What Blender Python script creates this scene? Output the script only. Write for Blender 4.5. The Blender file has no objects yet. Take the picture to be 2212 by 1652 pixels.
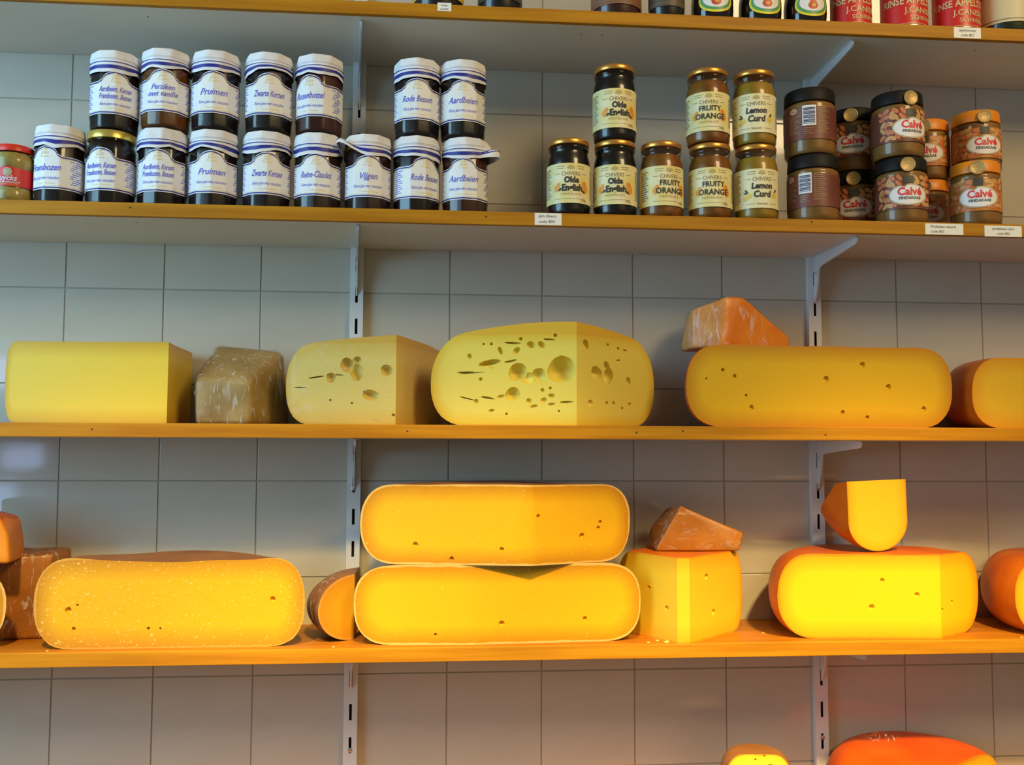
import bpy, bmesh, math, random
from mathutils import Vector, Matrix, noise
random.seed(7)
PI = math.pi
scn = bpy.context.scene
C = scn.collection

# ------------------------------------------------------------------ camera, world, light, exposure
def cam_axes(yaw, pitch, roll):
    f = Vector((math.sin(yaw), math.cos(yaw), 0)); r = Vector((math.cos(yaw), -math.sin(yaw), 0)); u = Vector((0, 0, 1))
    f, u = f*math.cos(pitch) + u*math.sin(pitch), u*math.cos(pitch) - f*math.sin(pitch)
    r, u = r*math.cos(roll) + u*math.sin(roll), u*math.cos(roll) - r*math.sin(roll)
    return r, u, f
cd = bpy.data.cameras.new('camera'); cam = bpy.data.objects.new('camera', cd); C.objects.link(cam); scn.camera = cam
r_, u_, f_ = cam_axes(.0858, .0671, .0037)
cam.matrix_world = Matrix(((r_.x, u_.x, -f_.x, .0579), (r_.y, u_.y, -f_.y, -1.55), (r_.z, u_.z, -f_.z, .0539), (0, 0, 0, 1)))
cd.sensor_width = 36; cd.lens = 36*2085/2212; cd.clip_start = .05

scn.view_settings.view_transform = 'Standard'; scn.view_settings.look = 'None'
scn.view_settings.gamma = 1; scn.view_settings.use_curve_mapping = False
scn.view_settings.exposure = 0.0

w = bpy.data.worlds.new('shop_ambience'); scn.world = w; w.use_nodes = True
w.node_tree.nodes['Background'].inputs[0].default_value = (.78, .73, .54, 1)
w.node_tree.nodes['Background'].inputs[1].default_value = .22

def aim(o, tgt): o.rotation_euler = (Vector(tgt) - o.location).to_track_quat('-Z', 'Y').to_euler()
def area_light(name, loc, tgt, sx, sy, energy, col):
    l = bpy.data.lights.new(name, 'AREA'); l.shape = 'RECTANGLE'; l.size = sx; l.size_y = sy; l.energy = energy; l.color = col
    o = bpy.data.objects.new(name, l); C.objects.link(o); o.location = loc; aim(o, tgt); return o
def spot_light(name, loc, tgt, energy, ang, col, blend=1, rad=.05):
    l = bpy.data.lights.new(name, 'SPOT'); l.energy = energy; l.spot_size = math.radians(ang); l.spot_blend = blend
    l.color = col; l.shadow_soft_size = rad
    o = bpy.data.objects.new(name, l); C.objects.link(o); o.location = loc; aim(o, tgt); return o
# daylight from the shop window to the left; warm spot lamps hung in front of the shelves
area_light('window_daylight', (-1.75, -1.15, .6), (-.1, 0, .25), 1.1, 1.4, 40, (.40, .74, 1.0))
area_light('shop_ceiling_lamp', (1.6, -2.3, 1.7), (.7, 0, .1), .8, .8, 40, (1, .73, .38))
WARM = (1, .70, .25)
spot_light('spot_lamp', (.12, -1.30, 1.06), (.12, -.19, -.66), 215, 41, WARM, rad=.06)
spot_light('spot_lamp', (.74, -1.30, 1.06), (.72, -.19, -.66), 290, 41, WARM, rad=.06)
spot_light('spot_lamp', (-.38, -1.30, 1.06), (-.32, -.19, -.66), 170, 41, WARM, rad=.06)

# ------------------------------------------------------------------ materials
def nodes(name):
    m = bpy.data.materials.new(name); m.use_nodes = True
    return m, m.node_tree.nodes, m.node_tree.links, m.node_tree.nodes['Principled BSDF']
def c4(c): return (c[0], c[1], c[2], 1)
def mat(name, col, rough=.5, metal=0, col2=None, scale=20, stretch=(1, 1, 1), bump=0, bscale=60, coat=0, spec=.5, detail=4, lo=.35, hi=.65):
    m, n, l, b = nodes(name)
    b.inputs['Base Color'].default_value = c4(col); b.inputs['Roughness'].default_value = rough; b.inputs['Metallic'].default_value = metal
    b.inputs['Coat Weight'].default_value = coat; b.inputs['Specular IOR Level'].default_value = spec; b.inputs['Coat Roughness'].default_value = .08
    tc = n.new('ShaderNodeTexCoord'); mp = n.new('ShaderNodeMapping'); l.new(tc.outputs['Object'], mp.inputs[0]); mp.inputs['Scale'].default_value = stretch
    if col2:
        t = n.new('ShaderNodeTexNoise'); t.inputs['Scale'].default_value = scale; t.inputs['Detail'].default_value = detail; l.new(mp.outputs[0], t.inputs[0])
        r = n.new('ShaderNodeValToRGB'); r.color_ramp.elements[0].position = lo; r.color_ramp.elements[1].position = hi
        r.color_ramp.elements[0].color = c4(col); r.color_ramp.elements[1].color = c4(col2)
        l.new(t.outputs[0], r.inputs[0]); l.new(r.outputs[0], b.inputs['Base Color'])
    if bump:
        t = n.new('ShaderNodeTexNoise'); t.inputs['Scale'].default_value = bscale; t.inputs['Detail'].default_value = 3; l.new(mp.outputs[0], t.inputs[0])
        bp = n.new('ShaderNodeBump'); bp.inputs['Strength'].default_value = bump; bp.inputs['Distance'].default_value = .002
        l.new(t.outputs[0], bp.inputs['Height']); l.new(bp.outputs[0], b.inputs['Normal'])
    return m
def clear_mat(name, tint=(1, 1, 1), rough=.04, base=.05, bump=0, bscale=90, boost=1.0, stretch=(1, 1, 1), patch=0):
    """thin clear glass or film: see-through with a Fresnel gloss"""
    m, n, l, b = nodes(name); n.remove(b); out = n['Material Output']
    tr = n.new('ShaderNodeBsdfTransparent'); tr.inputs[0].default_value = c4(tint)
    gl = n.new('ShaderNodeBsdfGlossy'); gl.inputs['Roughness'].default_value = rough
    fr = n.new('ShaderNodeFresnel'); fr.inputs[0].default_value = 1.45
    ma = n.new('ShaderNodeMath'); ma.operation = 'MULTIPLY_ADD'; ma.inputs[1].default_value = boost; ma.inputs[2].default_value = base; l.new(fr.outputs[0], ma.inputs[0])
    mx = n.new('ShaderNodeMixShader'); l.new(ma.outputs[0], mx.inputs[0]); l.new(tr.outputs[0], mx.inputs[1]); l.new(gl.outputs[0], mx.inputs[2]); l.new(mx.outputs[0], out.inputs[0])
    if patch:   # crinkle highlights painted into the film as whitish diffuse patches
        tc = n.new('ShaderNodeTexCoord'); mp = n.new('ShaderNodeMapping'); mp.inputs['Scale'].default_value = (stretch[0], stretch[1], stretch[2]*.6); l.new(tc.outputs['Object'], mp.inputs[0])
        t = n.new('ShaderNodeTexNoise'); t.inputs['Scale'].default_value = 70; t.inputs['Detail'].default_value = 6; t.inputs['Distortion'].default_value = 2.2; l.new(mp.outputs[0], t.inputs[0])
        rp = n.new('ShaderNodeMapRange'); rp.inputs[1].default_value = .56; rp.inputs[2].default_value = .74; rp.inputs[4].default_value = patch; l.new(t.outputs[0], rp.inputs[0])
        df = n.new('ShaderNodeBsdfDiffuse'); df.inputs[0].default_value = (.9, .9, .92, 1)
        m2 = n.new('ShaderNodeMixShader'); l.new(rp.outputs[0], m2.inputs[0]); l.new(mx.outputs[0], m2.inputs[1]); l.new(df.outputs[0], m2.inputs[2]); l.new(m2.outputs[0], out.inputs[0])
    if bump:
        tc = n.new('ShaderNodeTexCoord'); mp = n.new('ShaderNodeMapping'); mp.inputs['Scale'].default_value = stretch; l.new(tc.outputs['Object'], mp.inputs[0])
        t = n.new('ShaderNodeTexNoise'); t.inputs['Scale'].default_value = bscale; t.inputs['Detail'].default_value = 4; t.inputs['Distortion'].default_value = 1.5; l.new(mp.outputs[0], t.inputs[0])
        bp = n.new('ShaderNodeBump'); bp.inputs['Strength'].default_value = bump; bp.inputs['Distance'].default_value = .004
        l.new(t.outputs[0], bp.inputs['Height']); l.new(bp.outputs[0], gl.inputs['Normal']); l.new(bp.outputs[0], fr.inputs['Normal'])
    return m
def paste_mat(name, R, H, bx, p, core, mid, edge, edge_w=.0018, fade=.016, speck=None, bump=.25):
    """cheese paste: colour by depth under the rind of the wheel it was cut from"""
    m, n, l, b = nodes(name); h = H/2
    b.inputs['Roughness'].default_value = .42; b.inputs['Specular IOR Level'].default_value = .35
    def math_(op, a, bb=None):
        q = n.new('ShaderNodeMath'); q.operation = op
        for i, x in enumerate((a, bb)):
            if x is None: continue
            if isinstance(x, (int, float)): q.inputs[i].default_value = x
            else: l.new(x, q.inputs[i])
        return q.outputs[0]
    tc = n.new('ShaderNodeTexCoord'); sp = n.new('ShaderNodeSeparateXYZ'); l.new(tc.outputs['Object'], sp.inputs[0])
    rr = math_('SQRT', math_('ADD', math_('MULTIPLY', sp.outputs[0], sp.outputs[0]), math_('MULTIPLY', sp.outputs[1], sp.outputs[1])))
    a = math_('MAXIMUM', math_('DIVIDE', math_('SUBTRACT', rr, R - bx), bx), 0.0)
    q = math_('DIVIDE', math_('ABSOLUTE', math_('SUBTRACT', sp.outputs[2], h)), h)
    s = math_('POWER', math_('ADD', math_('POWER', a, p), math_('POWER', q, p)), 1/p)
    t = n.new('ShaderNodeTexNoise'); t.inputs['Scale'].default_value = 45; t.inputs['Detail'].default_value = 4; l.new(tc.outputs['Object'], t.inputs[0])
    d = math_('ADD', math_('MULTIPLY', math_('SUBTRACT', 1.0, s), h), math_('MULTIPLY', math_('SUBTRACT', t.outputs[0], .5), .004))
    d = math_('DIVIDE', d, .04)
    r = n.new('ShaderNodeValToRGB'); l.new(d, r.inputs[0]); e = r.color_ramp.elements
    e[0].position = max(0, edge_w/.04); e[0].color = c4(edge); e[1].position = edge_w/.04 + .035; e[1].color = c4(mid)
    x = e.new(min(1, fade/.04 + .06)); x.color = c4(core)
    colr = r.outputs[0]
    t2 = n.new('ShaderNodeTexNoise'); t2.inputs['Scale'].default_value = 260; t2.inputs['Detail'].default_value = 3; l.new(tc.outputs['Object'], t2.inputs[0])
    if speck:
        r2 = n.new('ShaderNodeValToRGB'); r2.color_ramp.elements[0].position = .62 if bump > .4 else .68; r2.color_ramp.elements[1].position = .72 if bump > .4 else .76; l.new(t2.outputs[0], r2.inputs[0])
        r2.color_ramp.elements[0].color = (0, 0, 0, 1); r2.color_ramp.elements[1].color = (.8, .8, .8, 1)
        mx = n.new('ShaderNodeMixRGB'); l.new(r2.outputs[0], mx.inputs[0]); l.new(colr, mx.inputs[1]); mx.inputs[2].default_value = c4(speck); colr = mx.outputs[0]
    l.new(colr, b.inputs['Base Color'])
    bp = n.new('ShaderNodeBump'); bp.inputs['Strength'].default_value = bump; bp.inputs['Distance'].default_value = .0015
    ad = math_('ADD', t.outputs[0], math_('MULTIPLY', t2.outputs[0], .35)); l.new(ad, bp.inputs['Height']); l.new(bp.outputs[0], b.inputs['Normal'])
    return m

TILE = mat('glazed_tile', (.50, .47, .395), .07, col2=(.53, .50, .43), scale=7, bump=.05, bscale=9, spec=.5, stretch=(1, 1, 3))
GROUT = mat('grout', (.36, .33, .27), .85)
WOOD = mat('varnished_pine', (.40, .155, .005), .5, spec=.2, col2=(.53, .235, .010), scale=14, stretch=(.35, 6, 6), bump=.12, bscale=30, detail=6)
WOODTOP = mat('varnished_pine_board', (.36, .12, .006), .42, spec=.3, col2=(.46, .17, .010), scale=10, stretch=(.35, 5, 5), bump=.1, bscale=30, detail=6)
MELA = mat('white_melamine', (.74, .70, .60), .45)
STEEL = mat('white_enamelled_steel', (.66, .68, .70), .35)
SLOT_SHADE = mat('painted_slot_shade', (.02, .015, .012), .8); NAILM = mat('rusty_nail', (.07, .035, .015), .7)
SCREW = mat('zinc_screw', (.45, .45, .45), .35, metal=.8)
PAPER = mat('white_label_paper', (.80, .80, .78), .5, col2=(.86, .85, .80), scale=30)
TAG = mat('price_card', (.88, .87, .80), .5)
INK = mat('black_print', (.03, .03, .035), .6)
GREYINK = mat('grey_print', (.16, .16, .17), .6)
NAVY = mat('navy_print', (.014, .02, .26), .5)
BLUE = mat('blue_print', (.09, .12, .68), .5)
GOLDP = mat('pale_gold_print', (.85, .66, .30), .45, col2=(.86, .74, .45), scale=200)
CLOTH = mat('white_cotton', (.84, .83, .83), .85, col2=(.76, .74, .75), scale=60, bump=.25, bscale=300)
GLASS = clear_mat('clear_jar_glass', (.93, .95, .93), .03, .004, boost=.65)
FILM = clear_mat('cling_film', (.99, .98, .98), .17, .004, patch=.5, bump=.6, bscale=38, boost=.20, stretch=(1, 1, .45))
FILMT = clear_mat('tight_cling_film', (.99, .99, .98), .14, .003, patch=.16, bump=.3, bscale=30, boost=.12, stretch=(.4, 1, 1.6))
GOLD = mat('gold_lacquered_lid', (.72, .34, .07), .32, metal=.75)
BRASS = mat('yellow_gold_lid', (.75, .55, .12), .3, metal=.7)
RED = mat('red_lid', (.72, .03, .012), .35)
REDL = mat('red_label', (.68, .02, .015), .45)
JAMS = {'black': mat('dark_berry_jam', (.012, .006, .007), .3), 'purple': mat('fig_jam', (.03, .010, .010), .3),
        'peach': mat('peach_jam', (.16, .05, .008), .3), 'hip': mat('rosehip_jam', (.07, .014, .008), .3), 'green': mat('plum_jam', (.03, .016, .008), .3)}

# ------------------------------------------------------------------ geometry helpers
def mesh(name, verts, faces, smooth=False, sharp=None):
    me = bpy.data.meshes.new(name); me.from_pydata([tuple(v) for v in verts], [], faces); me.update()
    if smooth:
        me.polygons.foreach_set('use_smooth', [True]*len(me.polygons))
        if sharp: me.set_sharp_from_angle(angle=math.radians(sharp))
    return me
def obj(name, me, m=None, parent=None, loc=(0, 0, 0), rot=None):
    o = bpy.data.objects.new(name, me); C.objects.link(o); o.location = loc
    if rot: o.rotation_euler = rot
    if parent: o.parent = parent
    if m:
        for x in (m if isinstance(m, (list, tuple)) else [m]):
            if me.materials.find(x.name) < 0: me.materials.append(x)
    return o
def empty(name, loc=(0, 0, 0), rz=0):
    o = bpy.data.objects.new(name, None); C.objects.link(o); o.location = loc; o.rotation_euler = (0, 0, rz); o.empty_display_size = .03; return o
def tag(o, label, cat, group=None):
    o['label'] = label; o['category'] = cat
    if group: o['group'] = group
    return o
def boxdata(x0, x1, y0, y1, z0, z1, V=None, F=None):
    V = [] if V is None else V; F = [] if F is None else F; k = len(V)
    V += [(x0, y0, z0), (x1, y0, z0), (x1, y1, z0), (x0, y1, z0), (x0, y0, z1), (x1, y0, z1), (x1, y1, z1), (x0, y1, z1)]
    F += [tuple(k+i for i in f) for f in ((0, 3, 2, 1), (4, 5, 6, 7), (0, 1, 5, 4), (1, 2, 6, 5), (2, 3, 7, 6), (3, 0, 4, 7))]
    return V, F
def box(name, x0, x1, y0, y1, z0, z1, bev=0):
    V, F = boxdata(x0, x1, y0, y1, z0, z1); me = mesh(name, V, F)
    if bev:
        bm = bmesh.new(); bm.from_mesh(me); bmesh.ops.bevel(bm, geom=bm.edges[:], offset=bev, segments=2, affect='EDGES', profile=.5); bm.to_mesh(me); bm.free()
    return me
def poly_r(th, n, k, ph=0):
    """radius factor of a rounded n-gon"""
    a = ((th + ph) % (2*PI/n)) - PI/n
    return 1 - k + k*math.cos(PI/n)/math.cos(a)*1.02
def lathe(name, prof, seg=40, n=0, k=0, sharp=40, cap=True):
    V = []; F = []
    for r, z in prof:
        for i in range(seg):
            t = 2*PI*i/seg; q = r*(poly_r(t, n, k) if n else 1)
            V.append((q*math.sin(t), -q*math.cos(t), z))
    for j in range(len(prof)-1):
        for i in range(seg):
            a = j*seg+i; b = j*seg+(i+1) % seg; F.append((a, b, b+seg, a+seg))
    if cap:
        F.append(tuple(reversed(range(seg)))); F.append(tuple((len(prof)-1)*seg+i for i in range(seg)))
    return mesh(name, V, F, True, sharp)
def band(name, fr, zlo, zhi, u0, u1, nu=40, nz=3, rf=None):
    """curved sheet on a jar: arc length u0..u1 on radius fr(z); zlo/zhi functions of u"""
    V = []; F = []
    for i in range(nu+1):
        u = u0 + (u1-u0)*i/nu
        for j in range(nz+1):
            a, b = zlo(u), zhi(u); z = a + (b-a)*j/nz; V.append(wrap(u, z, fr, rf))
    for i in range(nu):
        for j in range(nz):
            a = i*(nz+1)+j; F.append((a, a+nz+1, a+nz+2, a+1))
    return mesh(name, V, F, True)
def wrap(u, z, fr, rf=None):
    r = fr(z) if callable(fr) else fr; R0 = r; t = u/R0; q = r*(rf(t) if rf else 1)
    return (q*math.sin(t), -q*math.cos(t), z)
_tc = {}
def text2d(s, size, shear=0, bold=0, align='CENTER', sx=1.0):
    key = (s, size, shear, bold, align, sx)
    if key not in _tc:
        cu = bpy.data.curves.new('lettering', 'FONT'); cu.body = s; cu.size = size; cu.shear = shear; cu.offset = bold; cu.align_x = align; cu.resolution_u = 2; cu.fill_mode = 'FRONT'
        ob = bpy.data.objects.new('lettering', cu); me = bpy.data.meshes.new_from_object(ob)
        _tc[key] = ([(v.co.x*sx, v.co.y) for v in me.vertices], [tuple(p.vertices) for p in me.polygons])
        bpy.data.objects.remove(ob); bpy.data.curves.remove(cu); bpy.data.meshes.remove(me)
    return _tc[key]
def blob(cx, cz, rx, rz, n=20, rings=4, fn=None, rot=0):
    """2D disc-like patch with inner rings so that it can bend round a jar"""
    V = [(cx, cz)]; F = []
    for j in range(1, rings+1):
        for i in range(n):
            t = 2*PI*i/n; k = (fn(t) if fn else 1)*j/rings; x, y = rx*k*math.cos(t), rz*k*math.sin(t)
            V.append((cx + x*math.cos(rot) - y*math.sin(rot), cz + x*math.sin(rot) + y*math.cos(rot)))
    for i in range(n): F.append((0, 1+i, 1+(i+1) % n))
    for j in range(rings-1):
        for i in range(n):
            a = 1+j*n; F.append((a+i, a+n+i, a+n+(i+1) % n, a+(i+1) % n))
    return V, F
def bar(u0, u1, z0, z1, n=6):
    V = []; F = []
    for i in range(n+1):
        u = u0+(u1-u0)*i/n; V += [(u, z0), (u, z1)]
    for i in range(n): F.append((2*i, 2*i+2, 2*i+3, 2*i+1))
    return V, F
def printed(name, shapes, fr, m, parent, rf=None, flat=None, zm=lambda z: z):
    """join 2D shapes [(V,F,dx,dz)] into one printed layer wrapped on a jar (or flat on a card facing -Y)"""
    V = []; F = []
    for s in shapes:
        v, f = s[0], s[1]; dx, dz = (s[2], s[3]) if len(s) > 2 else (0, 0); k = len(V)
        for x, z in v: V.append((x+dx, flat, z+dz) if flat is not None else wrap(x+dx, zm(z+dz), fr, rf))
        F += [tuple(k+i for i in q) for q in f]
    o = obj(name, mesh(name, V, F), m, parent)
    if len(shapes) > 1 or name in ('lettering', 'subtitle', 'small_print'): o['kind'] = 'stuff'   # print too fine to pick apart
    return o
def txt(s, size, u, z, **k):
    v, f = text2d(s, size, **k); return (v, f, u, z)

# ------------------------------------------------------------------ wall with tiles
XL, XR = -1.11, 1.59
V, F = boxdata(XL, XR, .0010, .12, -1.2, 1.2)
wall = obj('wall_back', mesh('wall_back', V, F), GROUT); wall['kind'] = 'structure'
T = .15; g = .0011
tm = box('tile', -T/2+g, T/2-g, 0, .0009, -T/2+g, T/2-g, .0004)
for i in range(18):
    for j in range(15):
        z = -1.05 + j*T
        o = obj('tile', tm, TILE, wall, (XL + (i+.5)*T, 0, z + T/2), (random.uniform(-.0022, .0022), 0, random.uniform(-.0022, .0022)))

# ------------------------------------------------------------------ shop window across the room
def shop_window():
    m, n, l, b = nodes('daylit_pane'); b.inputs['Base Color'].default_value = (.3, .4, .6, 1); b.inputs['Emission Color'].default_value = (.42, .58, 1, 1); b.inputs['Emission Strength'].default_value = 8
    e = empty('window_1', (-1.82, -3.0, 0)); e['kind'] = 'structure'
    for x0, x1, z0, z1 in ((-.10, .02, -.30, -.11), (-.05, .13, -.05, .05), (-.10, .06, .30, .46), (.05, .16, -.30, -.18)):
        obj('pane', box('pane', x0, x1, -.004, .004, z0, z1), m, e)
    fm = mat('window_frame_paint', (.16, .13, .11), .5)
    for x0, x1, z0, z1 in ((-.16, -.10, -.36, .52), (.16, .22, -.36, .52), (-.10, .16, .46, .52), (-.10, .16, -.36, -.30), (-.10, .16, .05, .30)):
        obj('frame_rail', box('frame_rail', x0, x1, -.02, .02, z0, z1), fm, e)
shop_window()

# ------------------------------------------------------------------ shelves
D = .1894; TH = .0192
SH = {'1': .6735, '2': .3716, '3': .066, '4': -.2418, '5': -.525}   # underside heights
LBL = {'1': 'pine-edged wall shelf carrying red syrup tins and dark spread jars, highest of all', '2': 'pine-edged wall shelf carrying cloth-capped jam jars and peanut butter',
       '3': 'pine-edged wall shelf carrying the big hole-pitted cheese and pale block', '4': 'brightly lit pine wall shelf carrying two stacked golden half cheeses',
       '5': 'pine wall shelf under the orange-rinded cheese and speckled wedge'}
marks = {'1': [], '2': [(.1368, .3829), (-.3576, .3838), (.6169, .387)], '3': [(-.3988, .0764), (.0282, .0761), (.3537, .0757), (.4211, .0781), (.6322, .0738)], '4': [], '5': []}
under = {'1': [-.3526, .2805, .3123, .9002], '2': [-.3602, .2767, .9003], '3': [], '4': [], '5': []}
nail = lathe('nail_hole', [(.0015, 0), (.0015, .0003), (.0006, .0005)], 10)
XS0, XS1 = -1.05, 1.5
def shelf(k, z):
    e = empty('wall_shelf', ((XS0+XS1)/2, -.001, z)); tag(e, LBL[k], 'shelf', 'pine-edged wall shelves'); mx = (XS0+XS1)/2
    obj('board', box('board', XS0-mx, XS1-mx, -D+.009, -.0005, .0015, TH), WOODTOP, e)
    obj('underside_panel', box('underside_panel', XS0-mx, XS1-mx, -D+.009, -.0005, 0, .0015), MELA, e)
    obj('front_lipping', box('front_lipping', XS0-mx, XS1-mx, -D, -D+.009, 0, TH, .0008), WOOD, e)
    for x, zz in marks[k]: obj('nail_hole', nail, NAILM, e, (x-mx, -D+.0002, zz-z), (PI/2, 0, 0))
    for x in under[k]: obj('nail_hole', nail, NAILM, e, (x-mx, -.15, .0002), (PI, 0, 0))
    return e
for k, z in SH.items(): shelf(k, z)
ST = {k: z+TH for k, z in SH.items()}

# ------------------------------------------------------------------ slotted uprights and brackets
def upright(x, label, screws, slot0):
    e = empty('shelf_upright', (x, 0, 0)); tag(e, label, 'shelf upright', 'slotted shelf uprights')
    W, dp, s = .0105, .012, .0021; V = []; F = []
    z0, z1 = -1.0, 1.05; rows = []; z = slot0 - .05*30
    while z < z1:
        if z > z0+.03: rows.append((z, z+.0245))
        z += .05
    def quad(xa, xb, za, zb):
        if zb - za < 1e-5: return
        boxdata(xa, xb, -dp, -dp+.0012, za, zb, V, F)
    quad(-W, -s, z0, z1); quad(s, W, z0, z1); zp = z0
    for a, b in rows: quad(-s, s, zp, a); zp = b
    quad(-s, s, zp, z1)
    obj('face', mesh('face', V, F), STEEL, e)
    for xa in (-W, W-.0012): obj('flange', box('flange', xa, xa+.0012, -dp+.0012, -.0004, z0, z1), STEEL, e)
    obj('slot_shade_strip', box('slot_shade_strip', -W+.0013, W-.0013, -.0022, -.0006, z0, z1), SLOT_SHADE, e)  # near-black strip added behind the slots, painting the shade inside the channel
    sc = lathe('screw', [(.0036, 0), (.0036, .0005), (.002, .0011)], 14)
    for zz in screws: obj('screw', sc, SCREW, e, (0, -dp, zz), (PI/2, 0, 0))
    return e
UX = (-.0585, .6935)
upright(UX[0], 'white slotted steel upright behind the fig jam and two stacked cheeses', (-.0114, -.4125), -.0675)
upright(UX[1], 'white slotted steel upright behind the wedge standing on its rim', (-.0114, -.4097), -.0775)
def bracket(x, z, rz, label):
    e = empty('shelf_bracket', (x, -.0125, z), rz); tag(e, label, 'shelf bracket', 'white shelf brackets')
    P = [(0, -.0004), (-.158, -.0004), (-.162, -.003), (-.161, -.008), (-.154, -.0115), (-.03, -.0205), (-.020, -.024), (-.0165, -.031), (-.0145, -.045), (-.007, -.066), (0, -.078)]
    n = len(P); t = .0013; V = [(-t, y, q) for y, q in P] + [(t, y, q) for y, q in P]
    F = [tuple(range(n)), tuple(reversed(range(n, 2*n)))] + [(i, i+n, (i+1) % n+n, (i+1) % n) for i in range(n)]
    obj('arm_plate', mesh('arm_plate', V, F), STEEL, e)
    obj('top_flange', box('top_flange', -.004, .004, -.155, -.002, -.0017, -.0004), STEEL, e)
    sc = lathe('rivet', [(.0022, 0), (.0022, .0004), (.0012, .0008)], 10)
    obj('rivet', sc, SCREW, e, (-t, -.009, -.028), (PI/2, 0, -PI/2))
names = {'1': 'top jar shelf', '2': 'jam shelf', '3': 'shelf of the hole-pitted cheese', '4': 'brightly lit cheese shelf'}
for k in '1234':
    bracket(UX[0], SH[k], .08, 'white steel bracket under the %s, on the upright behind fig jam' % names[k])
    bracket(UX[1], SH[k], .0, 'white steel bracket under the %s, on the upright near peanut butter' % names[k])

# ------------------------------------------------------------------ price tags
def price_tag(x0, x1, zc, h, lines, label, rot=0, sz=.0052):
    e = empty('price_tag', ((x0+x1)/2, -D-.0012, zc)); e.rotation_euler = (0, rot, 0); tag(e, label, 'price tag', 'price tags on shelf edges')
    w_ = (x1-x0)/2
    obj('card', box('card', -w_, w_, -.0004, .0002, -h/2, h/2), TAG, e)
    printed('lettering', [txt(s, sz, -w_*.72 if al == 'LEFT' else 0, z, align=al, sx=sx) for s, z, al, sx in lines], 0, GREYINK, e, flat=-.0008)
price_tag(.0647, .0848, .6885, .0125, [('honing', .001, 'CENTER', .8), ('code 801', -.0045, 'CENTER', .8)], 'small white price tag under the dark jars of the highest shelf', sz=.004)
price_tag(.2067, .2456, .3813, .0175, [('jam divers', .0025, 'LEFT', 1), ('code 804', -.0055, 'LEFT', 1)], 'white price tag reading jam divers, beneath dark marmalade', sz=.0062)
price_tag(.791, .8501, .3805, .0165, [('Pindakaas naturel', .002, 'LEFT', 1), ('code 803', -.0055, 'LEFT', 1)], 'cream price tag beneath the brown-lidded peanut butter jars', sz=.0056)
price_tag(.8834, .9417, .3795, .0165, [('pindakaas calve', .002, 'CENTER', 1), ('code 802', -.0055, 'CENTER', 1)], 'cream price tag beneath the orange-lidded peanut butter jars', sz=.0056)
price_tag(.844, .8866, .6828, .0165, [('appelstroop', .002, 'CENTER', .95), ('code 801', -.0055, 'CENTER', .95)], 'cream price tag beneath the red syrup tins', sz=.0058)

# ------------------------------------------------------------------ jam jars with cloth covers
JN, JK = 10, .75
JR = .0338
jam_prof = [(.027, 0), (.031, .001), (.033, .0035), (JR, .007), (JR, .084), (.0325, .0895), (.0305, .094), (.0305, .0985)]
jar_glass = lathe('glass', jam_prof, 60, JN, JK)
jar_fill = lathe('jam', [(max(.001, r-.0013), max(.0022, z)) for r, z in jam_prof[:-1]] + [(.029, .0942)], 60, JN, JK)
jam_fill_m = {}
rfj = lambda t: poly_r(t, JN, JK)
def arch(u):
    a = abs(u)/.021
    if a >= 1.18: return .0690
    if a > .86:
        q = (1.18-a)/.32; return .0690 + .0030*q*q*(3-2*q)
    return .0720 + .0110*math.sqrt(max(0, 1-(a/.86)**2))**.9
zj = lambda z: z*1.12 + .0062
jar_label = band('label', JR+.0003, lambda u: .0215, arch, -.088, .088, 120, 4, rfj)
def strip_shape(f0, f1): return band('border', JR+.0006, f0, f1, -.088, .088, 120, 1, rfj)
bt = strip_shape(lambda u: arch(u)-.0030, lambda u: arch(u)-.0012)
bb = strip_shape(lambda u: .0228, lambda u: .0246)
jar_gold = [strip_shape(lambda u: arch(u)-.0043, lambda u: arch(u)-.0037), strip_shape(lambda u: .0258, lambda u: .0264)]
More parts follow.
